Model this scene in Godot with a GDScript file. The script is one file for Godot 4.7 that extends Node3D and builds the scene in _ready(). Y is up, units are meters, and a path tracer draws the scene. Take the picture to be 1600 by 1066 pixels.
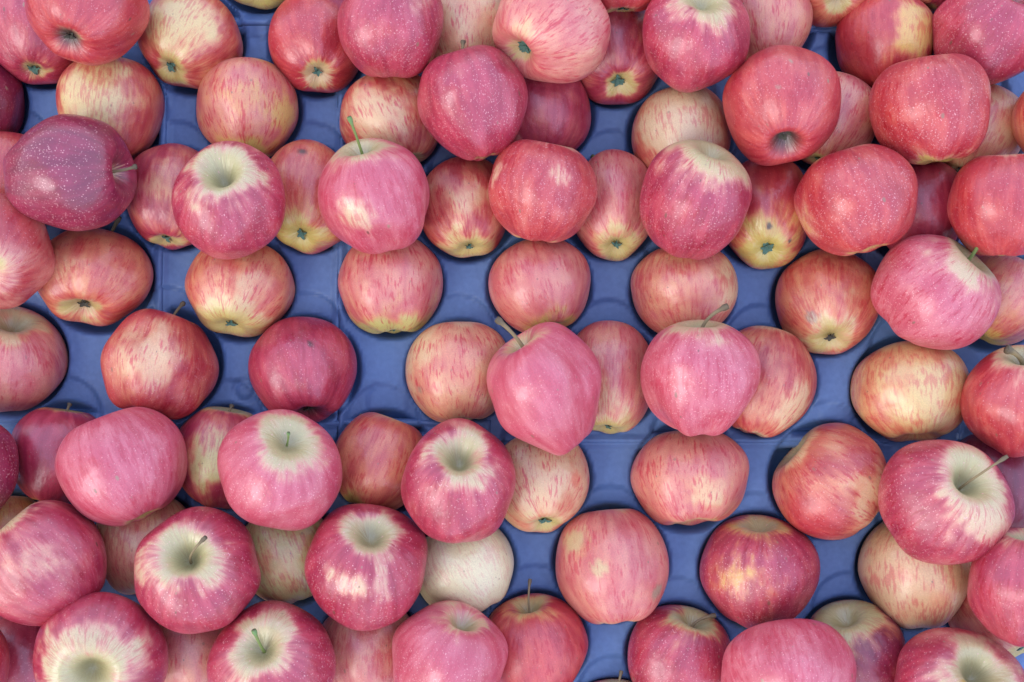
extends Node3D
# A market display of apples in blue moulded trays, seen from straight above.
# Metres; y up. The mid-height of the apples in the tray cups lies at y = 0; screen up is -z.

const UNIT := 0.0004545      # metres per photograph pixel at y = 0
const EYE := 0.895           # camera height
const SEG := 112             # apple mesh: steps around
const RINGS := 70            # apple mesh: steps from stem to calyx

var rng := RandomNumberGenerator.new()
var noise_shape := FastNoiseLite.new()
var noise_soft := FastNoiseLite.new()
var noise_streak := FastNoiseLite.new()
var skins := {}
var stem_mat: StandardMaterial3D
var stem_green_mat: StandardMaterial3D
var sepal_mats := []
var count_of := {}
var lower := []              # [centre, radius] of the apples in the cups
var upper := []
var serial := 0

func _ready():
	# ---- camera
	var cam := Camera3D.new()
	cam.name = "camera"
	cam.position = Vector3(0, EYE, 0)
	cam.rotation_degrees = Vector3(-90, 0, 0)
	cam.fov = 2.0 * rad_to_deg(atan(533.0 * UNIT / EYE))
	cam.near = 0.02
	cam.far = 60.0
	add_child(cam)
	cam.current = true
	# ---- sky and light: open shade under a bright, slightly blue sky
	var env := Environment.new()
	env.background_mode = Environment.BG_SKY
	var sky := Sky.new()
	var psm := ProceduralSkyMaterial.new()
	psm.sky_top_color = Color(0.695, 0.76, 0.93)
	psm.sky_horizon_color = Color(0.91, 0.925, 0.955)
	psm.sky_curve = 0.16
	psm.ground_horizon_color = Color(0.55, 0.53, 0.5)
	psm.ground_bottom_color = Color(0.3, 0.28, 0.26)
	psm.sky_energy_multiplier = 1.0
	sky.sky_material = psm
	env.sky = sky
	env.tonemap_mode = Environment.TONE_MAPPER_LINEAR
	env.tonemap_exposure = 2.55
	env.sdfgi_enabled = true
	env.ssao_enabled = true
	env.ssil_enabled = true
	var we := WorldEnvironment.new()
	we.name = "world"
	we.environment = env
	add_child(we)
	var sun := DirectionalLight3D.new()
	sun.name = "sun"
	sun.light_energy = 0.26
	sun.light_color = Color(1.0, 1.0, 1.0)
	sun.light_angular_distance = 38.0
	sun.shadow_enabled = true
	sun.look_at_from_position(Vector3(-0.75, 0.8, 0.5), Vector3.ZERO)
	add_child(sun)

	rng.seed = 7
	for n in [noise_shape, noise_soft, noise_streak]:
		n.noise_type = FastNoiseLite.TYPE_SIMPLEX_SMOOTH
		n.frequency = 1.0
		n.fractal_type = FastNoiseLite.FRACTAL_NONE
	noise_shape.seed = 3
	noise_soft.seed = 11
	noise_soft.fractal_type = FastNoiseLite.FRACTAL_FBM
	noise_soft.fractal_octaves = 3
	noise_streak.seed = 23
	noise_streak.fractal_type = FastNoiseLite.FRACTAL_FBM
	noise_streak.fractal_octaves = 2
	make_materials()
	place_apples()
	make_trays()
	make_table()

# ------------------------------------------------------------------ helpers
func numbered(called: String) -> String:
	var n = count_of.get(called, 0)
	count_of[called] = n + 1
	return called if n == 0 else "%s_%03d" % [called, n]

func world(px: float, py: float, y: float) -> Vector3:
	var s := UNIT * (EYE - y) / EYE
	return Vector3((px - 800.0) * s, y, (py - 533.0) * s)

func lin(r: float, g: float, b: float) -> Color:
	return Color(r / 255.0, g / 255.0, b / 255.0).srgb_to_linear()

func mesh_from(v: PackedVector3Array, n: PackedVector3Array, c, uv, idx: PackedInt32Array) -> ArrayMesh:
	var a := []
	a.resize(Mesh.ARRAY_MAX)
	a[Mesh.ARRAY_VERTEX] = v
	a[Mesh.ARRAY_NORMAL] = n
	if c != null: a[Mesh.ARRAY_COLOR] = c
	if uv != null: a[Mesh.ARRAY_TEX_UV] = uv
	a[Mesh.ARRAY_INDEX] = idx
	var m := ArrayMesh.new()
	m.add_surface_from_arrays(Mesh.PRIMITIVE_TRIANGLES, a)
	return m

func part(called: String, mesh: Mesh, mat: Material, parent: Node3D) -> MeshInstance3D:
	var o := MeshInstance3D.new()
	o.name = called
	o.mesh = mesh
	o.material_override = mat
	parent.add_child(o, true)
	return o

# ------------------------------------------------------------------ materials
func strip_noise(w: int, h: int, freq: float, sd: int) -> PackedByteArray:
	# noise that wraps around and is stretched along the meridian
	var n := FastNoiseLite.new()
	n.noise_type = FastNoiseLite.TYPE_SIMPLEX_SMOOTH
	n.frequency = freq
	n.seed = sd
	n.fractal_octaves = 3
	var im := n.get_seamless_image(w, h, false, false, 0.15, true)
	im.resize(1024, 512, Image.INTERPOLATE_CUBIC)
	im.convert(Image.FORMAT_L8)
	return im.get_data()

func streak_texture(kind: int) -> ImageTexture:
	# multiplies the skin colour: redder, darker streaks that run from stem to calyx
	var wide := strip_noise(1024, 64, 0.05, 31 + kind)
	var fine := strip_noise(1024, 116, 0.105, 51 + kind)
	var broken := strip_noise(256, 160, 0.03, 71 + kind)
	var grain := strip_noise(1024, 512, 0.16, 91 + kind)
	var depth: float = [0.24, 0.5, 0.74, 0.62][kind]
	var cut: float = [0.50, 0.51, 0.53, 0.55][kind]
	var out := PackedByteArray()
	out.resize(1024 * 512 * 3)
	var inv := 1.0 / 255.0
	for i in 1024 * 512:
		var f := (0.45 * fine[i] + 0.3 * wide[i] + 0.25 * broken[i]) * inv
		var vv := (i >> 10) / 512.0
		var s := clampf((f - cut) * 8.0, 0.0, 1.0) * depth * clampf((vv - 0.05) * 6.0, 0.25, 1.0) * clampf((1.0 - vv - 0.04) * 8.0, 0.25, 1.0)
		var light := clampf((0.42 - f) * 5.0, 0.0, 1.0) * 0.10
		var g := 1.0 - 0.22 * (grain[i] * inv) - light * 0.2
		var r := g * (1.0 - 0.16 * s)
		var gg := g * (1.0 - 0.86 * s)
		out[i * 3] = int(255.0 * sqrt(r))
		out[i * 3 + 1] = int(255.0 * sqrt(maxf(gg, 0.0)))
		out[i * 3 + 2] = int(255.0 * sqrt(maxf(g * (1.0 - 0.66 * s), 0.0)))
	var im := Image.create_from_data(1024, 512, false, Image.FORMAT_RGB8, out)
	return ImageTexture.create_from_image(im)

func lenticel_texture(kind: int) -> ImageTexture:
	# pale breathing pores; wider towards the poles to undo the pinch of the mapping
	var im := Image.create(1024, 512, false, Image.FORMAT_RGBA8)
	im.fill(Color(0.92, 0.68, 0.66, 0.0))
	var dots: int = [1600, 3000, 5000][kind]
	var top: float = [0.25, 0.46, 0.68][kind]
	rng.seed = 400 + kind
	for k in dots:
		var t := acos(clampf(1.0 - 2.0 * pow(rng.randf(), 0.65), -1.0, 1.0))
		var y := t / PI * 512.0
		var x := rng.randf() * 1024.0
		var big := rng.randf()
		var r := (0.7 + 1.15 * big * big) * (1.0 if t < 2.2 else 0.8)
		var wide := r / maxf(sin(t), 0.16)
		var a := top * (0.45 + 0.55 * rng.randf())
		for yy in range(int(y - r - 1), int(y + r + 2)):
			if yy < 0 or yy > 511: continue
			for xx in range(int(x - wide - 1), int(x + wide + 2)):
				var d := Vector2((xx - x) / wide, (yy - y) / r).length()
				if d < 1.15:
					var al := a * clampf((1.15 - d) * 2.2, 0.0, 1.0)
					var px := posmod(xx, 1024)
					var old := im.get_pixel(px, yy)
					if al > old.a: im.set_pixel(px, yy, Color(0.92, 0.68, 0.66, al))
	for k in 34:      # a few brown specks and scuffs
		var y := rng.randi_range(90, 430)
		var x := rng.randf() * 1024.0
		var r := 1.2 + 3.2 * pow(rng.randf(), 4.0)
		var long := 1.0 + 1.5 * rng.randf()
		var a := 0.35 + 0.45 * rng.randf()
		var shade := Color(0.36, 0.24, 0.17).lerp(Color(0.62, 0.5, 0.4), rng.randf())
		for yy in range(int(y - r * long - 2), int(y + r * long + 2)):
			for xx in range(int(x - r * 1.3 - 2), int(x + r * 1.3 + 2)):
				var d := Vector2((xx - x) / (r * 1.3), (yy - y) / (r * long)).length() + 0.25 * noise_soft.get_noise_2d(xx * 0.3, yy * 0.3)
				if d < 1.0: im.set_pixel(posmod(xx, 1024), clampi(yy, 0, 511), Color(shade.r, shade.g, shade.b, a * clampf((1.0 - d) * 2.5, 0.0, 1.0)))
	return ImageTexture.create_from_image(im)

func make_materials():
	var st := []
	for k in 4: st.append(streak_texture(k))
	var le := []
	for k in 3: le.append(lenticel_texture(k))
	var pit := NoiseTexture2D.new()
	pit.width = 512
	pit.height = 256
	pit.seamless = true
	var pn := FastNoiseLite.new()
	pn.frequency = 0.05
	pn.fractal_octaves = 3
	pit.noise = pn
	for s in 4:
		for l in 3:
			var m := StandardMaterial3D.new()
			m.vertex_color_use_as_albedo = true
			m.albedo_texture = st[s]
			m.detail_enabled = true
			m.detail_albedo = le[l]
			m.detail_blend_mode = BaseMaterial3D.BLEND_MODE_MIX
			m.detail_uv_layer = BaseMaterial3D.DETAIL_UV_1
			m.roughness = [0.37, 0.40, 0.44, 0.41][s]
			m.metallic_specular = 0.8
			m.heightmap_enabled = true
			m.heightmap_texture = pit
			m.heightmap_scale = 0.03
			skins["%d%d" % [s, l]] = m
	stem_mat = StandardMaterial3D.new()
	stem_mat.vertex_color_use_as_albedo = true
	stem_mat.roughness = 0.8
	stem_green_mat = stem_mat
	for c in [Color(0.30, 0.42, 0.36), Color(0.27, 0.25, 0.2)]:
		var sm := StandardMaterial3D.new()
		sm.albedo_color = c
		sm.roughness = 0.85
		sepal_mats.append(sm)

# ------------------------------------------------------------------ the apple
const BASES := [[226, 184, 136], [224, 176, 98], [206, 190, 122], [220, 186, 144], [236, 220, 170], [226, 194, 130]]
const TONES := {
	"maroon": [[156, 44, 72], [130, 32, 60]], "crimson": [[196, 68, 86], [170, 46, 70]], "red": [[206, 76, 72], [184, 50, 60]],
	"pink": [[214, 108, 118], [200, 80, 96]], "orange": [[222, 128, 92], [204, 88, 76]], "rose": [[222, 140, 120], [208, 104, 100]]}

func profile(t: float, s: Dictionary) -> Vector2:
	# half outline of the apple: x across, y along the core; t = 0 at the stem, PI at the calyx
	var c := cos(t)
	var x: float = pow(maxf(sin(t), 0.0), 0.95) * (1.0 + s.taper * c - s.point * smoothstep(0.0, 1.0, -c) * 0.35)
	var y: float = s.aspect * (c if c > 0.0 else c * (1.0 + s.point * 0.35))
	if c > 0.0: y -= s.ds * exp(-pow(x / s.ws, 2.0) * 1.1) * smoothstep(0.0, 0.5, c)
	else: y += s.dc * exp(-pow(x / s.wc, 2.0) * 1.1) * smoothstep(0.0, 0.5, -c)
	return Vector2(x, y)

# px, py, rx, ry: where the apple shows in the photograph and how large it is there, to lay it out;
# pole, dir, tilt: which end ("S" stem, "C" calyx) leans towards us, the way it leans (degrees from screen right) and how far it is from facing us
func apple(layer: String, label: String, px: float, py: float, rx: float, ry: float, pole: String, dir: float, tilt: float, tone: String, cov: float, o := {}):
	serial += 1
	rng.seed = 1000 + serial * 17
	var se := float(serial) * 7.31
	var ax := Vector3(sin(deg_to_rad(tilt)) * cos(deg_to_rad(dir)), cos(deg_to_rad(tilt)), -sin(deg_to_rad(tilt)) * sin(deg_to_rad(dir)))
	if pole == "C": ax = -ax
	var side := ax.cross(Vector3(0.31, 0.22, 0.92)).normalized()
	var turn := Basis(side, ax, side.cross(ax)).rotated(ax, rng.randf() * TAU)
	var aspect := 0.93 + rng.randf_range(-0.03, 0.04)
	if tilt > 60.0 and absf(sin(deg_to_rad(dir))) > 0.8: aspect = clampf(ry / rx, 0.88, 1.04)
	var s := {"taper": o.get("taper", 0.045 + rng.randf() * 0.05), "point": o.get("point", 0.0), "aspect": aspect,
		"ds": o.get("ds", 0.32), "ws": o.get("ws", 0.27), "dc": o.get("dc", 0.18), "wc": o.get("wc", 0.26)}
	var lobe: float = o.get("lobe", 0.022 + rng.randf() * 0.02)
	var lump: float = o.get("lump", 0.045 if layer == "upper" else 0.032)
	var ph := rng.randf() * TAU
	# colours
	var bc = BASES[o.get("base", 0)]
	var base := lin(bc[0], bc[1], bc[2])
	var r1 := lin(TONES[tone][0][0], TONES[tone][0][1], TONES[tone][0][2])
	var r2 := lin(TONES[tone][1][0], TONES[tone][1][1], TONES[tone][1][2])
	var orange := lin(226, 142, 100) if layer == "lower" else lin(228, 148, 132)
	var cavcol := lin(188, 180, 124)
	var calcol := lin(196, 184, 96)
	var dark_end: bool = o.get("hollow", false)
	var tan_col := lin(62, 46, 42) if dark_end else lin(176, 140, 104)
	var deep := lin(104, 96, 56)
	var cav: float = o.get("cav", 0.34)
	var cal: float = o.get("cal", 0.26)
	var patches = o.get("pale", [])
	var spots = o.get("spots", [])
	var pdir := []
	for p in patches: pdir.append(Vector3(p[0], sqrt(maxf(0.0, 1.0 - p[0] * p[0] - p[1] * p[1])), -p[1]).normalized())
	var sdir := []
	for p in spots: sdir.append(Vector3(p[0], sqrt(maxf(0.0, 1.0 - p[0] * p[0] - p[1] * p[1])), -p[1]).normalized())
	var rough: float = o.get("rag", 1.0)
	var v := PackedVector3Array(); var uv := PackedVector2Array(); var col := PackedColorArray()
	var lo := Vector3(9, 9, 9); var hi := -lo
	for j in RINGS + 1:
		var q := float(j) / RINGS
		var t := PI * (q - 0.055 * sin(TAU * q) / 1.0 * 0.9)      # rings gather at both ends
		var pr := profile(t, s)
		var ct := cos(t); var sn := sin(t)
		var low := smoothstep(-0.1, 1.0, -ct)
		for i in SEG + 1:
			var th := TAU * float(i % SEG) / SEG
			var cx := cos(th); var cz := sin(th)
			var n := Vector3(sn * cx, ct, sn * cz)
			var k := 1.0 + lump * noise_shape.get_noise_3d(n.x * 0.9 + se, n.y * 0.9, n.z * 0.9) * 1.6 + lobe * cos(5.0 * th + ph) * low * sn
			var p := Vector3(pr.x * cx * k, pr.y * (0.5 + 0.5 * k) - lobe * 1.3 * cos(5.0 * th + ph) * low * sn * 0.5, pr.x * cz * k)
			var wpos := turn * p
			v.append(wpos)
			lo = lo.min(wpos); hi = hi.max(wpos)
			uv.append(Vector2(float(i) / SEG, t / PI))
			# --- skin colour
			var w := turn * n
			var ns := noise_streak.get_noise_3d(cx * 5.0 + se, t * 1.1, cz * 5.0)
			var nf := noise_streak.get_noise_3d(cx * 21.0 - se, t * 3.0, cz * 21.0)
			var nb := noise_soft.get_noise_3d(n.x * 1.5 - se, n.y * 1.5, n.z * 1.5)
			var b := cov + rough * (0.10 * ns + 0.13 * nf) * (0.4 + 0.6 * smoothstep(0.3, 1.1, t)) + 0.26 * nb - (0.10 if layer == "lower" else 0.10)
			for a in pdir.size():
				var d := w.angle_to(pdir[a]) + 0.08 * ns + 0.10 * nf + 0.2 * nb
				b -= patches[a][3] * (1.0 - smoothstep(patches[a][2] * 0.15, patches[a][2] * 1.35, d)) * 0.95
			var cv := 1.0 - smoothstep(cav * 0.25, cav * 1.95, t + 0.07 * nf + 0.05 * ns + 0.34 * nb * minf(cav * 2.0, 1.0))
			var cl := 1.0 - smoothstep(cal * 0.35, cal * 1.6, PI - t + 0.04 * nf + 0.04 * ns + 0.3 * nb)
			b -= cv * 1.1 + cl * (0.25 if dark_end else 1.0)
			b = smoothstep(-0.12, 0.98, b)
			var red := r1.lerp(r2, clampf(0.5 + 1.1 * ns + 0.8 * nb, 0.0, 1.0))
			var bb := base.lerp(cavcol, cv * cv * 0.85).lerp(calcol, cl * 0.75)
			var c := bb.lerp(orange, smoothstep(0.0, 0.55, b) * 0.75).lerp(red, smoothstep(0.2, 1.0, b))
			c = c.lerp(red, b * 0.4)
			if t < 0.26: c = c.lerp(deep, (1.0 - smoothstep(0.07, 0.26, t)) * o.get("deep", 0.45))
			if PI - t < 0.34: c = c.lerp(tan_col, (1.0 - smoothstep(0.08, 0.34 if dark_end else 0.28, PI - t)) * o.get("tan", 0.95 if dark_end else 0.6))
			for a in sdir.size():
				var d2 := w.angle_to(sdir[a]) * (1.0 + 0.5 * nf + 0.3 * ns)
				if d2 < spots[a][2] * 1.3:
					var sc: Color = lin(168, 140, 112) if spots[a][3] == 1 else (lin(58, 46, 40) if spots[a][3] == 0 else (lin(214, 184, 132) if spots[a][3] == 2 else lin(196, 160, 60)))
					c = c.lerp(sc, (1.0 - smoothstep(spots[a][2] * 0.7, spots[a][2] * 1.3, d2)) * 0.88)
			col.append(c)
	# size: the body fills the width and height seen in the photograph
	var want_y := 0.0
	var r_mean := (rx + ry) * 0.5
	var R := r_mean * UNIT
	if layer == "upper":
		want_y = 0.05
		for pass_no in 6:
			R = r_mean * UNIT * (EYE - want_y) / EYE
			var at := world(px, py, want_y)
			var top := 0.03
			for l in lower:
				var dd := Vector2(at.x - l[0].x, at.z - l[0].z).length()
				var reach = (R + l[1]) * 0.965
				if dd < reach: top = maxf(top, l[0].y + sqrt(reach * reach - dd * dd))
			want_y = clampf(top, 0.03, 0.072)
	else:
		want_y = o.get("y", rng.randf_range(-0.002, 0.003))
		R = r_mean * UNIT * (EYE - want_y) / EYE
	var centre := world(px, py, want_y)
	var px_m := UNIT * (EYE - want_y) / EYE
	var sx := 2.0 * rx * px_m / (hi.x - lo.x)
	var sz := 2.0 * ry * px_m / (hi.z - lo.z)
	var sy := (sx + sz) * 0.5
	var scl := Vector3(sx, sy, sz)
	var mid := (lo + hi) * 0.5
	for i in v.size(): v[i] = (v[i] - mid) * scl
	var bottom := (lo.y - mid.y) * sy
	if layer == "upper": upper.append([centre, R])
	else: lower.append([centre, R])
	# normals and triangles
	var nor := PackedVector3Array(); nor.resize(v.size())
	var row := SEG + 1
	for j in RINGS + 1:
		for i in row:
			var il := (i - 1 if i > 0 else SEG - 1); var ir := (i + 1 if i < SEG else 1)
			var ju := maxi(j - 1, 0); var jd := mini(j + 1, RINGS)
			var du := v[j * row + ir] - v[j * row + il]
			var dv := v[jd * row + i] - v[ju * row + i]
			if j == 0: nor[i] = (turn * Vector3.UP)
			elif j == RINGS: nor[j * row + i] = (turn * Vector3.DOWN)
			else: nor[j * row + i] = dv.cross(du).normalized()
	var flip: bool = nor[(RINGS / 2) * row].dot(v[(RINGS / 2) * row]) < 0.0
	if flip:
		for j in range(1, RINGS):
			for i in row: nor[j * row + i] = -nor[j * row + i]
	var idx := PackedInt32Array()
	for j in RINGS:
		for i in SEG:
			var a := j * row + i
			var b2 := a + row
			if flip: idx.append_array(PackedInt32Array([a, b2, a + 1, a + 1, b2, b2 + 1]))
			else: idx.append_array(PackedInt32Array([a, a + 1, b2, a + 1, b2 + 1, b2]))
	var root := Node3D.new()
	root.name = numbered("apple")
	add_child(root)
	root.position = centre + Vector3(0, bottom, 0)
	root.set_meta("label", label)
	root.set_meta("category", "apple")
	root.set_meta("group", "apples of the upper layer" if layer == "upper" else "apples lying in the tray cups")
	var up := Vector3(0, -bottom, 0)
	var body := part("skin", mesh_from(v, nor, col, uv, idx), skins["%d%d" % [o.get("streak", 1), o.get("len", 1)]], root)
	body.position = up
	# stem
	if o.has("stem"):
		var e: Array = o.stem                      # where it ends, in radii from the apple's middle: right, up, towards us
		var foot := (turn * Vector3(0, profile(0.0, s).y - 0.02, 0) - mid) * scl
		var tip := Vector3(e[0] * R, e[2] * R, -e[1] * R)
		var bend := foot + (ax * scl) * (tip - foot).length() / R * 0.5
		var ms := tube(foot, bend, tip, R * o.get("thick", 0.035), o.get("green", false))
		var sp := part("stem", ms, stem_mat, root)
		sp.position = up
	# dried flower remains at the other end
	if o.get("sepals", pole == "C" or tilt > 78.0):
		var floor_y := profile(PI, s).y
		var sp := part("calyx", sepals(turn, mid, scl, floor_y, o.get("sep", rng.randf_range(0.09, 0.15))), sepal_mats[o.get("sepcol", 0)], root)
		sp.position = up

func tube(a: Vector3, b: Vector3, c: Vector3, r: float, green: bool) -> ArrayMesh:
	var v := PackedVector3Array(); var n := PackedVector3Array(); var col := PackedColorArray(); var idx := PackedInt32Array()
	var steps := 14; var around := 10
	var c1 := lin(120, 134, 70) if green else lin(140, 122, 88)
	var c2 := lin(110, 140, 84) if green else lin(96, 84, 66)
	for k in steps + 1:
		var q := float(k) / steps
		var p := a.lerp(b, q).lerp(b.lerp(c, q), q)
		var d := (b.lerp(c, q) - a.lerp(b, q)).normalized()
		var s1 := d.cross(Vector3(0.3, 0.5, 0.81)).normalized()
		var s2 := d.cross(s1)
		var rr := r * (1.0 - 0.25 * sin(q * PI)) * (1.0 + 0.75 * smoothstep(0.82, 0.97, q)) * (1.0 + 0.12 * noise_soft.get_noise_2d(q * 5.0, a.x * 90.0))
		if k == steps: rr *= 0.75
		for i in around:
			var an := TAU * i / around
			var o2 := s1 * cos(an) + s2 * sin(an)
			v.append(p + o2 * rr); n.append(o2)
			col.append(c1.lerp(c2, clampf(smoothstep(0.7, 1.0, q) + 0.5 * noise_soft.get_noise_2d(q * 9.0, an), 0.0, 1.0)))
	for k in steps:
		for i in around:
			var p0 := k * around + i; var p1 := k * around + (i + 1) % around
			idx.append_array(PackedInt32Array([p0, p0 + around, p1, p1, p0 + around, p1 + around]))
	var tip := v.size()
	v.append(c + (c - b).normalized() * r * 0.3); n.append((c - b).normalized()); col.append(lin(84, 74, 58))
	for i in around: idx.append_array(PackedInt32Array([steps * around + i, tip, steps * around + (i + 1) % around]))
	return mesh_from(v, n, col, null, idx)

func sepals(turn: Basis, mid: Vector3, scl: Vector3, y: float, size: float) -> ArrayMesh:
	var st := SurfaceTool.new()
	st.begin(Mesh.PRIMITIVE_TRIANGLES)
	var put := func(p: Vector3) -> Vector3: return (turn * p - mid) * scl
	for k in 5:
		var an := TAU * k / 5.0 + rng.randf_range(-0.25, 0.25)
		var d := Vector3(cos(an), 0, sin(an)); var s := Vector3(-sin(an), 0, cos(an))
		var ln := size * rng.randf_range(0.75, 1.2)
		var lift := rng.randf_range(0.02, 0.1)
		var pts := []
		for q in [0.0, 0.35, 0.7, 1.0]:
			var wid: float = [0.2, 0.34, 0.2, 0.015][int(q * 3.01)] * ln
			var c: Vector3 = d * ln * q + Vector3(0, y - 0.012 - lift * q - 0.03 * sin(q * 4.0), 0)
			pts.append([put.call(c - s * wid), put.call(c + Vector3(0, 0.02, 0)), put.call(c + s * wid)])
		for q in 3:
			for h in 2:
				for p in [pts[q][h], pts[q + 1][h], pts[q][h + 1], pts[q][h + 1], pts[q + 1][h], pts[q + 1][h + 1]]: st.add_vertex(p)
	for k in 9:          # dried stamens in the middle
		var an := rng.randf() * TAU
		var f := Vector3(cos(an) * 0.02, y, sin(an) * 0.02)
		var tp := Vector3(cos(an) * 0.055, y - rng.randf_range(0.05, 0.09), sin(an) * 0.055)
		var w2 := Vector3(-sin(an), 0, cos(an)) * 0.009
		for p in [put.call(f - w2), put.call(tp), put.call(f + w2)]: st.add_vertex(p)
	st.generate_normals()
	return st.commit()

# ------------------------------------------------------------------ trays and table
func smin(a: float, b: float, k: float) -> float:
	var h := clampf(0.5 + 0.5 * (b - a) / k, 0.0, 1.0)
	return lerpf(b, a, h) - k * h * (1.0 - h)

func make_trays():
	var tex := NoiseTexture2D.new()
	tex.width = 1024; tex.height = 1024; tex.seamless = true
	var fn := FastNoiseLite.new(); fn.frequency = 0.03; fn.fractal_octaves = 6; fn.seed = 5
	tex.noise = fn
	var g := Gradient.new()
	g.set_color(0, Color(0.90, 0.91, 0.92)); g.set_color(1, Color(1, 1, 1))
	tex.color_ramp = g
	var bump := NoiseTexture2D.new()
	bump.width = 512; bump.height = 512; bump.seamless = true
	var bn := FastNoiseLite.new(); bn.frequency = 0.06; bn.fractal_octaves = 4
	bump.noise = bn
	var m := StandardMaterial3D.new()
	m.albedo_color = Color8(95, 124, 171)
	m.albedo_texture = tex
	m.uv1_triplanar = true
	m.uv1_world_triplanar = true
	m.uv1_scale = Vector3(5, 5, 5)
	m.roughness = 0.42
	m.heightmap_enabled = true
	m.heightmap_texture = bump
	m.heightmap_scale = 0.015
	tray(m, -180, -120, 262, 38, 0.0, 0.0005, "blue moulded fruit tray at the top left corner, under the upper left apples")
	tray(m, 254, -120, 908, 36, 0.0, 0.0022, "blue moulded fruit tray along the top edge, its lower rim showing beside a round apple")
	tray(m, 900, -120, 1790, 46, 0.0, 0.0008, "blue moulded fruit tray at the top right with a double rim line")
	tray(m, -180, 30, 252, 664, 1.2, 0.0016, "blue moulded fruit tray on the left side, below the maroon apple with a sideways stem")
	tray(m, 244, 28, 532, 666, 1.0, 0.0002, "narrow blue moulded fruit tray between two upright rim lines, left of the middle")
	tray(m, 524, 28, 1790, 696, 0.0, 0.0012, "large blue moulded fruit tray in the middle, holding the heart-shaped apple")
	tray(m, -180, 656, 768, 1200, 0.0, 0.0006, "blue moulded fruit tray at the lower left, nearly hidden by two layers of apples")
	tray(m, 760, 688, 1790, 1200, 0.0, 0.0004, "blue moulded fruit tray at the lower right, under the single layer of apples")

func tray(mat: Material, x0: float, y0: float, x1: float, y1: float, skew: float, lift: float, label: String):
	var a := world(x0, y0, 0); var b := world(x1, y1, 0)
	var step := 0.0021
	var nx := int((b.x - a.x) / step) + 1; var nz := int((b.z - a.z) / step) + 1
	var midc := (a + b) * 0.5
	var v := PackedVector3Array(); var idx := PackedInt32Array()
	var ridge := -0.010
	var near := []
	for l in lower:
		if l[0].x > a.x - 0.07 and l[0].x < b.x + 0.07 and l[0].z > a.z - 0.07 and l[0].z < b.z + 0.07: near.append(l)
	var marks := [[world(604, 630, 0), 0.0145, 0.0012], [world(376, 612, 0), 0.0105, -0.0014], [world(1312, 655, 0), 0.012, 0.001], [world(1105, 500, 0), 0.012, -0.001]]
	var tan_s := tan(deg_to_rad(skew))
	for j in nz + 3:
		for i in nx + 3:
			var fi := clampf(float(i - 1) / nx, 0.0, 1.0); var fj := clampf(float(j - 1) / nz, 0.0, 1.0)
			var x := lerpf(a.x, b.x, fi); var z := lerpf(a.z, b.z, fj)
			x -= (z - midc.z) * tan_s
			var y := ridge + lift + 0.0007 * noise_soft.get_noise_2d(x * 30.0, z * 30.0)
			for l in near:
				var d := Vector2(x - l[0].x, z - l[0].z).length()
				var rc: float = maxf(l[1] + 0.0024, 0.0385)
				var dt := Vector2(x - l[0].x, z - l[0].z + 0.0290).length()      # stem relief above every cup
				if dt < 0.0285: y = minf(y, ridge + lift - (0.0022 + 0.06 * maxf(z - l[0].z + 0.05, 0.0)) * (1.0 - smoothstep(0.0252, 0.0272, dt)))
				if d < 0.05:
					var bowl: float = -0.002 - sqrt(maxf(rc * rc - d * d, 0.0)) if d < rc else 0.0
					y = smin(y, bowl + lift * 0.3, 0.005)
			for f in marks:
				var m2 := Vector2(absf(x - f[0].x), absf(z - f[0].z))
				var r := maxf(maxf(m2.x, m2.y), (m2.x + m2.y) * 0.72) if f[2] > 0.0 else absf(m2.length() - f[1] * 0.7)
				y += f[2] * (1.0 - smoothstep(f[1] - 0.0016, f[1], r)) if f[2] > 0.0 else f[2] * (1.0 - smoothstep(0.0008, 0.0026, r))
			# rolled rim along the tray's border
			var e := minf(minf(x - (a.x - (z - midc.z) * tan_s), (b.x - (z - midc.z) * tan_s) - x), minf(z - a.z, b.z - z))
			if e < 0.007: y = maxf(y, ridge + lift - 0.003) + 0.0022 * sin(clampf(e / 0.006, 0.0, 1.0) * PI)
			if i == 0 or j == 0 or i == nx + 2 or j == nz + 2: y = -0.034 + lift
			v.append(Vector3(x, y, z))
	var row := nx + 3
	for j in nz + 2:
		for i in nx + 2:
			var p := j * row + i
			idx.append_array(PackedInt32Array([p, p + 1, p + row, p + 1, p + row + 1, p + row]))
	var nor := PackedVector3Array(); nor.resize(v.size())
	for j in nz + 3:
		for i in row:
			var du := v[j * row + mini(i + 1, row - 1)] - v[j * row + maxi(i - 1, 0)]
			var dv := v[mini(j + 1, nz + 2) * row + i] - v[maxi(j - 1, 0) * row + i]
			nor[j * row + i] = dv.cross(du).normalized()
	var o := MeshInstance3D.new()
	o.name = numbered("fruit_tray")
	var base := Vector3(midc.x, -0.042, midc.z)
	for i in v.size(): v[i] -= base
	o.mesh = mesh_from(v, nor, null, null, idx)
	o.material_override = mat
	add_child(o, true)
	o.position = base
	o.set_meta("label", label)
	o.set_meta("category", "fruit tray")
	o.set_meta("group", "blue trays under the apples")

func make_table():
	var bx := BoxMesh.new()
	bx.size = Vector3(3.0, 0.04, 2.2)
	var m := StandardMaterial3D.new()
	m.albedo_color = Color8(96, 78, 62)
	m.roughness = 0.8
	var t := part("table_top", bx, m, self)
	t.position = Vector3(0, -0.07, 0)
	t.set_meta("kind", "structure")
	t.set_meta("label", "plain wooden table top beneath the blue trays")

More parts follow.
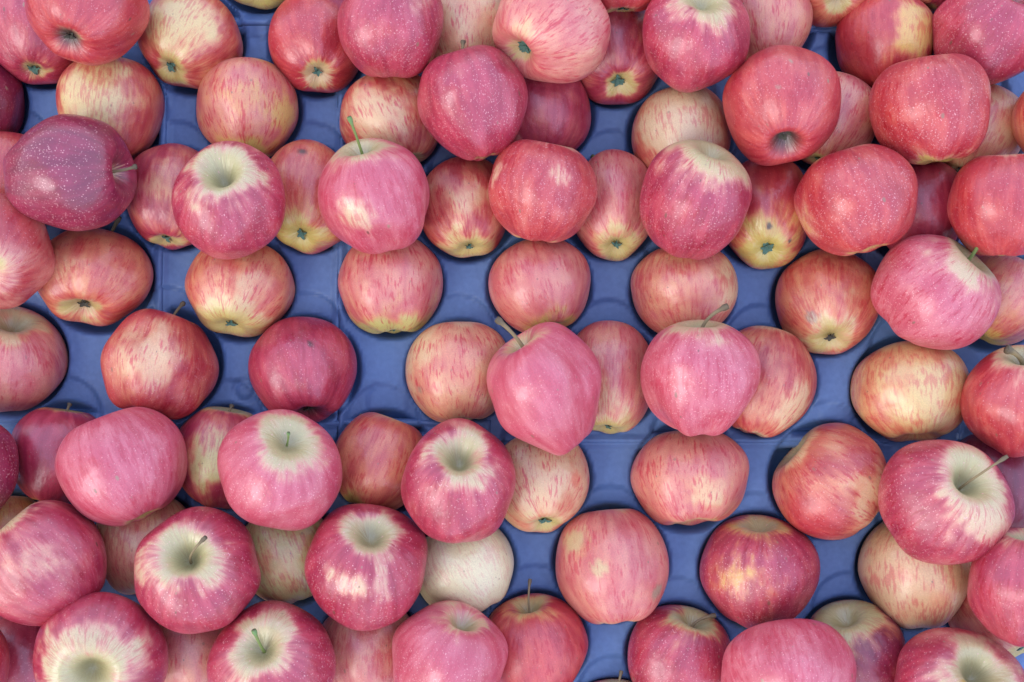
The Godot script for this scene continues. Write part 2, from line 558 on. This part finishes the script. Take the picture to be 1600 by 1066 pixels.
# ------------------------------------------------------------------ every apple of the photograph
func place_apples():
	var L := "lower"
	var U := "upper"
	# --- lying in the cups, top row
	apple(L, "purplish crimson apple with a green calyx, lowest-layer neighbour beneath the top left corner apple", 65, 48, 84, 84, "C", 272, 62, "crimson", 0.95, {"cal": 0.2, "sep": 0.14, "len": 1, "pale": [[0.1, -0.72, 0.35, 0.25]]})
	apple(L, "yellow-orange apple with red sides and a green calyx, top row", 298, 62, 80, 77, "C", 246, 56, "red", 0.62, {"base": 5, "pale": [[0.05, 0.1, 0.75, 0.75]], "cal": 0.3, "streak": 1, "len": 0})
	apple(L, "pale green-red apple cut off by the top edge above a tray rim", 405, -66, 80, 78, "C", 270, 70, "red", 0.5, {"base": 2, "cal": 0.5, "len": 0})
	apple(L, "bright red apple with a beige ring round its calyx, near the top edge", 495, 66, 75, 78, "C", 280, 52, "red", 1.0, {"cal": 0.36, "calt": 1, "len": 1, "base": 0, "spots": [[0.12, -0.82, 0.3, 2]]})
	apple(L, "peach apple with faint pink streaks squeezed between two crimson apples, top row", 732, 52, 78, 78, "C", 270, 81, "rose", 0.3, {"base": 0, "streak": 2, "len": 0})
	apple(L, "peach apple just showing at the top edge above the peach streaked one", 745, -72, 82, 80, "C", 270, 88, "rose", 0.4, {"base": 0, "streak": 1, "len": 0})
	apple(L, "dull rose apple with purple sheen and teal calyx, above a blue gap near the top", 962, 82, 76, 80, "C", 272, 52, "crimson", 0.75, {"cal": 0.24, "len": 0, "streak": 1, "base": 0, "tan": 0.2})
	apple(L, "dusty pink finely streaked apple behind the speckled crimson one with a cream top", 1196, 32, 72, 78, "C", 270, 80, "rose", 0.62, {"streak": 2, "len": 0})
	apple(L, "orange-red apple cut by the top edge, dark green calyx above the blue double rim", 1303, -42, 82, 82, "C", 262, 46, "orange", 0.85, {"cal": 0.2, "len": 0})
	apple(L, "red apple with a yellow right half, top row below the double rim", 1383, 68, 77, 73, "C", 270, 85, "red", 0.95, {"base": 1, "pale": [[0.35, 0.05, 0.6, 1.0], [0.8, 0.1, 0.6, 0.5]], "len": 0, "streak": 1})
	apple(L, "dark red apple barely showing between two larger ones at the top right edge", 1432, -58, 80, 80, "C", 270, 80, "crimson", 0.9, {})
	# second row
	apple(L, "dark maroon apple cut off by the left edge near the top", -46, 160, 80, 80, "C", 300, 90, "maroon", 1.0, {"base": 2, "cal": 0.4})
	apple(L, "peach-cream apple with a deep red right flank, under the maroon apple with the sideways stem", 172, 172, 80, 79, "C", 268, 85, "red", 0.72, {"base": 5, "pale": [[-0.1, 0.15, 0.85, 0.9]], "stem": [0.2, 1.06, -0.05], "green": true, "len": 0, "streak": 1})
	apple(L, "round dusty pink striped apple with a yellow right side, alone on blue", 387, 171, 79, 75, "C", 270, 83, "rose", 0.66, {"base": 1, "streak": 2, "len": 0, "pale": [[0.85, -0.2, 0.45, 0.55], [0.1, 0.1, 0.4, 0.2]], "cal": 0.5})
	apple(L, "red and cream striped apple left of the purplish crimson apple with a tapered end", 612, 188, 80, 76, "C", 290, 81, "red", 0.62, {"base": 0, "streak": 2, "len": 0, "pale": [[-0.25, -0.15, 0.6, 0.6]], "rag": 1.8})
	apple(L, "crimson speckled apple tucked behind the right of the purplish tapered apple", 848, 177, 76, 76, "C", 270, 83, "crimson", 0.85, {"len": 0, "streak": 3})
	apple(L, "cream-yellow apple with red streaks only on its right edge", 1064, 212, 77, 76, "C", 280, 83, "red", 0.5, {"base": 3, "streak": 1, "len": 0, "pale": [[-0.2, 0.2, 0.95, 0.8]]})
	apple(L, "rose apple mostly hidden between the russet apple and the streaky yellow-rimmed one", 1302, 188, 72, 76, "C", 250, 80, "rose", 0.75, {"streak": 2, "len": 0})
	apple(L, "brownish peach apple tucked behind the yellow-rimmed crimson apple at the right", 1526, 205, 76, 76, "C", 250, 80, "rose", 0.45, {"base": 0, "streak": 1, "len": 0})
	# third row
	apple(L, "pink-red apple at the left edge, half hidden behind the maroon apple", 12, 285, 77, 76, "C", 270, 80, "red", 0.8, {})
	apple(L, "crimson and rose apple with a beige calyx basin, left of the cream-topped empty-cavity apple", 270, 308, 74, 82, "C", 266, 70, "crimson", 0.75, {"cal": 0.26, "len": 0, "pale": [[0.05, 0.1, 0.4, 0.3], [0.5, -0.4, 0.45, 0.4]]})
	apple(L, "orange-red apple with a small black mark on top and a yellow calyx end", 483, 309, 76, 88, "C", 262, 56, "orange", 0.85, {"base": 1, "cal": 0.55, "len": 0, "sep": 0.13, "spots": [[-0.02, 0.72, 0.07, 0]], "tan": 0.1})
	apple(L, "red-topped apple fading to pale yellow at its calyx, centre of the third row", 727, 324, 73, 79, "C", 276, 64, "red", 0.7, {"base": 0, "cal": 0.55, "streak": 2, "len": 0, "pale": [[0.1, 0.0, 0.5, 0.4]], "tan": 0.2})
	apple(L, "rose striped apple with yellow lower end and bluish calyx, right of the squat pink apple", 958, 322, 68, 86, "C", 272, 58, "rose", 0.8, {"base": 0, "cal": 0.5, "streak": 2, "len": 0, "stem": [-0.42, 1.02, -0.1], "green": true, "tan": 0.1})
	apple(L, "crimson apple with a yellow end bearing two black spots beside its blue-green calyx", 1196, 333, 70, 88, "C", 262, 50, "red", 0.9, {"base": 1, "cal": 0.75, "len": 0, "sep": 0.18, "spots": [[-0.12, -0.3, 0.07, 0], [0.36, -0.54, 0.04, 0]], "tan": 0.0, "streak": 0})
	apple(L, "deep glossy red apple in shadow behind the big pink apple, right of the middle", 1434, 328, 70, 74, "C", 270, 85, "crimson", 1.05, {"len": 0, "streak": 0})
	# fourth row
	apple(L, "squat brownish orange-red apple with a broad beige calyx hollow, at the left", 147, 433, 92, 77, "C", 266, 55, "orange", 0.82, {"base": 0, "cal": 0.36, "ds": 0.5, "dc": 0.34, "wc": 0.34, "lobe": 0.045, "streak": 3, "len": 0, "stem": [0.42, 1.12, -0.15], "pale": [[-0.15, 0.15, 0.35, 0.3]], "sepcol": 1, "aspect_": 1})
	apple(L, "salmon apple with a yellow-green calyx end, under the cream-topped empty-cavity apple", 374, 450, 84, 77, "C", 262, 60, "orange", 0.62, {"base": 0, "cal": 0.62, "streak": 2, "len": 0, "tan": 0.1, "pale": [[0.25, -0.1, 0.5, 0.3]]})
	apple(L, "pink striped apple with a cream-green lower half, beside the upright tray rim", 610, 446, 82, 76, "C", 275, 88, "rose", 0.85, {"base": 2, "cal": 0.85, "streak": 2, "len": 0, "lobe": 0.05, "tan": 0.0})
	apple(L, "plain reddish-pink apple with an orange lower edge, below the squat pink apple", 843, 447, 80, 76, "C", 285, 74, "rose", 0.92, {"base": 1, "cal": 0.5, "len": 0, "streak": 3, "lump": 0.015})
	apple(L, "pink-beige faintly striped apple with a yellow right edge, centre right", 1069, 456, 83, 72, "C", 275, 83, "rose", 0.6, {"base": 0, "streak": 1, "len": 0, "pale": [[0.85, 0.1, 0.5, 0.7]]})
	apple(L, "orange-pink apple with a grey scuff on its left side and dark calyx", 1294, 471, 82, 83, "C", 262, 50, "orange", 0.68, {"base": 0, "cal": 0.42, "streak": 1, "len": 0, "spots": [[-0.52, -0.28, 0.13, 1]], "pale": [[0.1, -0.1, 0.4, 0.2]], "tan": 0.2, "sepcol": 1})
	apple(L, "rose and yellow apple at the right edge behind the lilac streaked green-stemmed apple", 1562, 466, 78, 74, "C", 240, 90, "rose", 0.7, {"base": 1, "cal": 0.7, "len": 0})
	# fifth row
	apple(L, "large dull rose apple with a cream shoulder, cut by the left edge", 12, 560, 87, 84, "S", 70, 60, "rose", 0.85, {"base": 0, "cav": 0.4, "streak": 3, "len": 0, "pale": [[0.35, 0.6, 0.4, 0.5]]})
	apple(L, "cream-fronted apple with a red lower rim and a dark hollow below", 251, 569, 89, 86, "C", 258, 82, "red", 0.8, {"base": 0, "pale": [[0.05, 0.25, 0.8, 0.5]], "cal": 0.12, "hollow": true, "dc": 0.36, "wc": 0.38, "streak": 2, "len": 1, "lobe": 0.05, "lump": 0.08, "stem": [0.42, 1.1, 0.0], "thick": 0.03})
	apple(L, "cherry red apple with one black speck and a calyx at its lower edge", 474, 578, 84, 83, "C", 282, 68, "crimson", 1.0, {"cal": 0.16, "hollow": true, "dc": 0.3, "wc": 0.34, "streak": 1, "len": 1, "spots": [[0.26, 0.5, 0.05, 0]], "sepcol": 1})
	apple(L, "pale beige apple with pink stripes and a tan scar, left of the heart-shaped apple", 716, 582, 82, 79, "C", 275, 83, "rose", 0.45, {"base": 0, "streak": 2, "len": 0, "spots": [[-0.7, -0.3, 0.07, 1]], "pale": [[-0.7, 0.5, 0.5, 0.3]]})
	apple(L, "pink apple with a cream lower end, between the heart-shaped apple and the lilac stemmed one", 953, 590, 72, 89, "C", 266, 74, "rose", 0.72, {"base": 0, "cal": 0.55, "streak": 1, "len": 0, "pale": [[-0.1, -0.4, 0.5, 0.4]], "tan": 0.2})
	apple(L, "red and cream streaked apple behind the right side of the lilac stemmed apple", 1196, 597, 80, 88, "C", 255, 86, "red", 0.62, {"base": 0, "streak": 2, "len": 0, "rag": 1.5, "pale": [[0.5, -0.4, 0.45, 0.5]]})
	apple(L, "golden cream apple with faint red stripes and a dark calyx hollow", 1423, 612, 90, 80, "C", 272, 76, "orange", 0.40, {"base": 5, "streak": 1, "len": 0, "pale": [[0.05, 0.0, 0.7, 0.4]], "dc": 0.3, "wc": 0.3, "cal": 0.1, "sepcol": 1})
	# sixth row
	apple(L, "crimson apple with a short stem, half behind the lumpy pink apple at the left", 92, 711, 74, 75, "C", 262, 85, "crimson", 0.98, {"len": 0, "base": 1, "cal": 0.4, "stem": [0.2, 1.08, -0.1], "streak": 0})
	apple(L, "pale green and crimson apple squeezed between two big pink apples, lower left", 346, 715, 72, 79, "C", 262, 90, "crimson", 0.72, {"base": 2, "pale": [[0.05, 0.0, 0.55, 0.85]], "len": 0, "streak": 1, "stem": [0.2, 1.08, -0.1]})
	apple(L, "orange-red apple with a lilac sheen and stub of stem, left of the cream-cavity crimson apple", 596, 723, 74, 79, "C", 250, 81, "orange", 0.88, {"base": 1, "cal": 0.6, "len": 0, "streak": 3, "stem": [-0.45, 0.95, -0.05]})
	apple(L, "pale peach apple with one red vertical stripe, under the tip of the heart-shaped apple", 844, 752, 77, 80, "C", 276, 56, "orange", 0.34, {"base": 0, "streak": 2, "len": 0, "cal": 0.3, "pale": [[0.0, 0.2, 0.6, 0.3], [0.72, 0.1, 0.12, -0.5]], "tan": 0.2})
	apple(L, "broad rose apple with streaks and a pale front, just under the long tray rim", 1077, 747, 92, 78, "C", 274, 77, "rose", 0.78, {"base": 0, "streak": 2, "len": 0, "pale": [[0.1, -0.15, 0.4, 0.5]], "cal": 0.4, "dc": 0.3, "wc": 0.36})
	apple(L, "tilted apple, crimson at lower left and peach at right, beside the big stemmed apple", 1299, 752, 89, 91, "S", 140, 95, "red", 0.6, {"base": 0, "streak": 2, "len": 1, "pale": [[0.6, -0.1, 0.6, 0.5], [-0.5, -0.6, 0.6, -0.5]], "cal": 0.2, "sepals": false})
	apple(L, "dark crimson apple in shade behind the big stemmed apple at the right", 1562, 758, 82, 84, "C", 270, 80, "maroon", 1.0, {"len": 0})
	# seventh row
	apple(L, "yellow-orange apple barely visible at the left edge above a big crimson one", 0, 852, 80, 80, "C", 270, 80, "orange", 0.4, {"base": 1, "len": 0})
	apple(L, "beige-pink apple in the gap between two big apples at the lower left", 228, 852, 78, 80, "C", 270, 77, "rose", 0.42, {"base": 0, "streak": 1, "len": 0})
	apple(L, "yellow-cream apple in the gap left of the cream-banded crimson apple", 448, 868, 76, 78, "C", 290, 84, "orange", 0.26, {"base": 2, "streak": 1, "len": 0, "sepcol": 1})
	apple(L, "creamy white apple with hardly any red, lower middle", 724, 886, 79, 78, "C", 300, 83, "orange", -0.2, {"base": 4, "streak": 0, "len": 0, "cal": 0.1})
	apple(L, "salmon apple with a tan stripe on the left and grey scab on the right", 956, 884, 88, 91, "C", 276, 80, "rose", 0.92, {"base": 0, "streak": 3, "len": 0, "pale": [[-0.62, 0.45, 0.3, 0.4], [-0.35, 0.1, 0.2, 0.3], [0.0, -0.2, 0.5, 0.12]], "spots": [[0.7, -0.28, 0.11, 1], [-0.66, 0.5, 0.2, 2], [-0.3, 0.12, 0.13, 2]], "cal": 0.3})
	apple(L, "red apple with netted russet specks below, alone on blue at the lower right", 1187, 894, 93, 86, "S", 92, 76, "crimson", 0.9, {"base": 1, "cav": 0.34, "deep": 0.1, "ds": 0.2, "streak": 2, "len": 2, "pale": [[-0.62, 0.1, 0.42, 0.6], [0.0, 0.0, 0.4, 0.2]], "sepals": false})
	apple(L, "beige cream apple with thin red scratches, under the big stemmed apple", 1431, 893, 89, 85, "C", 275, 90, "rose", 0.2, {"base": 0, "streak": 1, "len": 0, "spots": [], "pale": [[-0.55, 0.1, 0.14, -0.3]]})
	apple(L, "pink apple with a torn-looking green calyx at the right edge, beneath a crimson one", 1566, 946, 82, 84, "C", 290, 58, "rose", 0.7, {"cal": 0.3, "len": 0, "sep": 0.2})
	# bottom row
	apple(L, "purple-crimson apple under the large cream-cavity apple, bottom left", 40, 1032, 80, 80, "C", 270, 77, "crimson", 1.05, {"len": 1, "streak": 0})
	apple(L, "dusty rose apple in the gap between two cream-cavity apples, bottom edge", 306, 1026, 78, 80, "C", 270, 80, "rose", 0.72, {"streak": 3, "len": 0})
	apple(L, "pale mauve-pink apple under the cream-banded crimson apple, bottom edge", 576, 1020, 82, 80, "C", 270, 80, "rose", 0.75, {"streak": 1, "len": 1})
	apple(L, "red streaked apple with an upright stem, bottom edge, middle", 838, 1010, 81, 79, "S", 100, 76, "red", 0.95, {"base": 1, "cav": 0.36, "streak": 2, "len": 0, "stem": [-0.12, 1.33, 0.1], "thick": 0.026})
	apple(L, "crimson apple with an olive stem hollow, bottom edge right of the middle", 1062, 1028, 82, 80, "S", 72, 72, "crimson", 0.98, {"base": 2, "cav": 0.4, "streak": 1, "len": 2, "stem": [0.66, 0.86, 0.2], "deep": 0.3})
	apple(L, "olive-topped purple-crimson apple behind the pink one at the bottom edge", 1334, 1022, 80, 82, "S", 110, 68, "maroon", 0.92, {"base": 2, "cav": 0.62, "streak": 1, "len": 1, "deep": 0.2})
	apple(L, "apple below the bottom edge of which only the stem shows", 962, 1152, 84, 84, "S", 88, 80, "crimson", 0.9, {"stem": [0.1, 1.26, 0.1], "thick": 0.026})
	# --- upper layer, top row
	apple(U, "crimson apple at the top left corner with a brownish calyx dimple", 134, 14, 95, 88, "C", 258, 55, "red", 1.0, {"cal": 0.12, "dc": 0.3, "wc": 0.34, "hollow": true, "streak": 1, "len": 1, "pale": [[-0.1, -0.75, 0.2, 0.4]], "sepcol": 1})
	apple(U, "crimson speckled apple with a pink flush at the top edge, above the striped red-cream one", 610, 40, 83, 82, "C", 270, 110, "crimson", 0.98, {"streak": 1, "len": 2, "pale": [[0.5, 0.4, 0.4, 0.45]]})
	apple(U, "pink apple with slanting streaks and a green calyx at its lower left, top edge", 861, 48, 92, 82, "C", 222, 68, "rose", 0.78, {"base": 0, "cal": 0.22, "dc": 0.34, "wc": 0.32, "streak": 2, "len": 0, "pale": [[0.6, -0.4, 0.5, 0.4], [-0.5, -0.2, 0.3, 0.4]], "sep": 0.2})
	apple(U, "red apple cut by the top edge left of the cream-topped speckled one", 975, -62, 84, 80, "C", 270, 95, "red", 0.95, {})
	apple(U, "speckled crimson apple with a cream top, at the top edge right of the middle", 1087, 56, 85, 88, "S", 82, 36, "crimson", 0.98, {"cav": 0.46, "streak": 1, "len": 2, "deep": 0.2, "ds": 0.3})
	apple(U, "big purplish crimson speckled apple in the top right corner", 1547, 50, 88, 84, "S", 66, 46, "crimson", 1.05, {"cav": 0.1, "streak": 1, "len": 2, "stem": [0.32, 0.62, 0.75], "green": true})
	# second
	apple(U, "purplish crimson apple with a tiny stem on top and a tapered lower end", 738, 162, 87, 88, "S", 104, 86, "crimson", 1.02, {"cav": 0.25, "streak": 0, "len": 2, "point": 0.35, "stem": [-0.16, 1.12, 0.05], "sepals": false, "lobe": 0.05, "pale": [[-0.3, -0.1, 0.4, 0.2]], "aspect2": 1})
	apple(U, "dull red russet-dotted apple with black debris in its calyx hollow", 1222, 165, 91, 92, "C", 268, 56, "red", 0.92, {"cal": 0.12, "taper": -0.02, "lobe": 0.012, "dc": 0.34, "wc": 0.24, "hollow": true, "streak": 3, "len": 1, "sep": 0.26, "sepcol": 1, "spots": [[-0.02, 0.5, 0.025, 1], [0.12, 0.42, 0.02, 1], [-0.25, 0.05, 0.025, 1]]})
	apple(U, "streaky crimson apple with a yellow rim along its right and lower side, right", 1451, 172, 91, 85, "C", 278, 92, "red", 0.95, {"base": 1, "cal": 0.5, "streak": 2, "len": 2, "pale": [[0.95, 0.1, 0.4, 0.7]]})
	apple(U, "red-orange apple cut off by the right edge, second row", 1672, 195, 82, 80, "C", 270, 95, "orange", 0.9, {})
	# third
	apple(U, "very dark maroon speckled apple with its stem pointing right", 109, 271, 94, 91, "S", 2, 82, "maroon", 1.15, {"cav": 0.12, "streak": 0, "len": 2, "stem": [1.17, 0.1, 0.15], "thick": 0.034, "sepals": false, "deep": 0.2, "lobe": 0.04})
	apple(U, "crimson apple with a wide cream top and an empty stem cavity, left of the middle", 358, 313, 88, 92, "S", 92, 33, "crimson", 0.95, {"base": 3, "cav": 0.56, "streak": 1, "len": 2, "ds": 0.5, "ws": 0.3, "rag": 1.1, "lobe": 0.01})
	apple(U, "pink apple with an upright green stem and a pale yellow patch low on its front", 584, 306, 86, 91, "S", 104, 62, "pink", 0.92, {"base": 3, "cav": 0.42, "streak": 1, "len": 1, "stem": [-0.34, 1.26, 0.75], "green": true, "thick": 0.03, "pale": [[-0.25, -0.4, 0.38, 0.6]], "deep": 0.3})
	apple(U, "squat wide pinkish crimson apple with vertical streaks, no stem showing, middle of the picture", 848, 299, 85, 80, "C", 262, 95, "red", 0.88, {"base": 0, "streak": 2, "len": 2, "pale": [[0.4, 0.2, 0.15, 0.4], [-0.8, 0.3, 0.2, 0.5]], "sepals": false})
	apple(U, "crimson streaked apple with a cream upper right shoulder, right of the squat one", 1087, 312, 87, 93, "S", 72, 62, "crimson", 0.95, {"base": 0, "cav": 0.7, "streak": 2, "len": 2, "ds": 0.3, "deep": 0.1})
	apple(U, "large smooth pink-crimson apple with an orange lower rim and small yellow base patch", 1336, 313, 92, 86, "C", 286, 86, "red", 0.92, {"base": 1, "cal": 0.34, "streak": 1, "len": 2, "pale": [[-0.9, -0.4, 0.4, 0.5]], "sepals": false})
	apple(U, "bright glossy red apple cut by the right edge, third row", 1568, 321, 85, 81, "C", 270, 96, "red", 1.02, {"streak": 1, "len": 1})
	# fourth
	apple(U, "peach-pink apple with a teal calyx facing out, cut by the left edge", -15, 393, 90, 90, "C", 300, 34, "red", 0.66, {"base": 0, "cal": 0.2, "streak": 3, "len": 1, "pale": [[0.2, -0.4, 0.7, 0.4], [0.7, 0.4, 0.4, -0.3]], "sep": 0.18, "tan": 0.2})
	apple(U, "lilac-crimson apple with slanted streaks, cream shoulder and short green stem, far right", 1461, 457, 98, 90, "S", 48, 66, "pink", 0.92, {"pale": [[0.15, 0.45, 0.5, 0.4]], "base": 3, "cav": 0.46, "streak": 2, "len": 2, "stem": [0.56, 0.84, 0.55], "green": true, "thick": 0.04, "deep": 0.3})
	# fifth
	apple(U, "heart-shaped pink apple with a pale stem, its pointed tip towards the lower right", 850, 608, 90, 105, "S", 120, 76, "pink", 1.0, {"base": 0, "cav": 0.3, "point": 0.38, "taper": 0.13, "streak": 0, "len": 1, "lobe": 0.012, "lump": 0.06, "stem": [-0.76, 1.12, 0.25], "thick": 0.04, "sepals": false, "deep": 0.2, "aspect_": 1.15})
	apple(U, "lilac-pink apple with a bent brown stem curving to the right, centre right", 1093, 590, 91, 91, "S", 90, 80, "pink", 0.95, {"base": 3, "cav": 0.42, "streak": 1, "len": 2, "stem": [0.44, 1.22, 0.3], "thick": 0.04, "taper": 0.14, "lobe": 0.05, "sepals": false})
	apple(U, "pink-red apple with a woody sideways stem, cut by the right edge", 1594, 627, 88, 88, "S", 96, 66, "red", 0.85, {"base": 0, "cav": 0.42, "streak": 3, "len": 1, "stem": [-0.42, 0.93, 0.45], "thick": 0.06})
	# sixth
	apple(U, "lumpy pink-crimson apple with a dip along its top edge, lower left", 190, 729, 97, 93, "S", 115, 94, "pink", 1.02, {"streak": 1, "len": 1, "lobe": 0.03, "lump": 0.03, "ds": 0.36, "ws": 0.36, "cav": 0.25, "sepals": false})
	apple(U, "dusty pink speckled apple with a pale cream top and small green cavity", 437, 735, 97, 95, "S", 66, 46, "pink", 0.98, {"base": 3, "cav": 0.42, "streak": 0, "len": 2, "ds": 0.25, "ws": 0.3, "stem": [0.26, 0.66, 0.66], "thick": 0.02, "green": true})
	apple(U, "crimson apple with a deep cream cavity ringed by ragged streaks, lower middle", 716, 751, 90, 97, "S", 84, 40, "crimson", 0.95, {"base": 3, "cav": 0.42, "streak": 1, "len": 2, "ds": 0.5, "ws": 0.3, "rag": 1.2})
	apple(U, "big apple with a long thin stem leaning right and a pale cavity, right side", 1477, 784, 102, 97, "S", 66, 34, "crimson", 0.85, {"base": 3, "cav": 0.4, "streak": 2, "len": 2, "stem": [0.62, 0.8, 0.92], "thick": 0.022, "ds": 0.46, "rag": 1.1, "pale": [[0.3, -0.15, 0.6, 0.7]]})
	apple(U, "purplish crimson apple mostly beyond the left edge, sixth row", -62, 738, 88, 90, "C", 270, 95, "maroon", 1.0, {"len": 2})
	# seventh
	apple(U, "large crimson apple with a pale streaky centre, cut by the left edge", 68, 879, 97, 96, "S", 130, 84, "crimson", 0.85, {"base": 0, "streak": 1, "len": 1, "pale": [[0.1, 0.25, 0.5, 0.35], [-0.4, 0.85, 0.3, 0.5]], "cav": 0.4})
	apple(U, "crimson and cream apple with a thin stem inside a wide cream cavity, lower left", 310, 890, 97, 98, "S", 88, 28, "crimson", 0.98, {"base": 3, "cav": 0.42, "streak": 1, "len": 2, "stem": [0.34, 0.66, 0.92], "thick": 0.025, "ds": 0.48, "pale": [[-0.75, 0.15, 0.4, 0.6]]})
	apple(U, "crimson apple with a bright cream band across its front, lower middle", 573, 884, 95, 96, "S", 78, 48, "crimson", 1.0, {"base": 3, "cav": 0.34, "streak": 1, "len": 2, "pale": [[-0.25, -0.05, 0.35, 0.6], [0.2, -0.15, 0.28, 0.6], [-0.5, 0.0, 0.2, 0.5]]})
	apple(U, "glossy crimson apple with streaks, cut by the right edge, second from the bottom", 1604, 918, 90, 88, "C", 270, 96, "crimson", 0.98, {"base": 0, "streak": 2, "len": 1})
	# bottom
	apple(U, "large apple with a broad cream face and dark pinhole cavity, bottom left", 161, 1020, 101, 98, "S", 300, 12, "crimson", 0.95, {"base": 3, "cav": 0.62, "streak": 1, "len": 1, "ds": 0.5, "ws": 0.3, "rag": 1.0, "pale": [[-0.4, 0.1, 0.5, 0.6]]})
	apple(U, "crimson striped apple with a yellow stem in its cavity, bottom edge left of the middle", 428, 1037, 98, 97, "S", 98, 33, "crimson", 0.9, {"base": 3, "cav": 0.36, "streak": 1, "len": 2, "stem": [-0.14, 0.74, 0.9], "green": true, "thick": 0.03, "rag": 1.1})
	apple(U, "smooth mauve-pink speckled apple without cavity, bottom edge, middle", 703, 1035, 91, 92, "C", 250, 110, "pink", 1.05, {"streak": 0, "len": 2, "lobe": 0.04})
	apple(U, "large flat-topped pink apple at the bottom edge, right of the middle", 1231, 1062, 104, 97, "S", 100, 126, "pink", 1.0, {"streak": 1, "len": 1, "sepals": false})
	apple(U, "apple with a cream top and yellow-stained cavity, bottom right corner", 1497, 1078, 102, 94, "S", 80, 40, "crimson", 0.98, {"base": 3, "cav": 0.5, "streak": 0, "len": 2, "ds": 0.5, "spots": [[-0.1, 0.36, 0.16, 3]]})
	apple(U, "red apple nearly all beyond the bottom left corner", -80, 1052, 88, 88, "C", 270, 95, "red", 0.9, {})
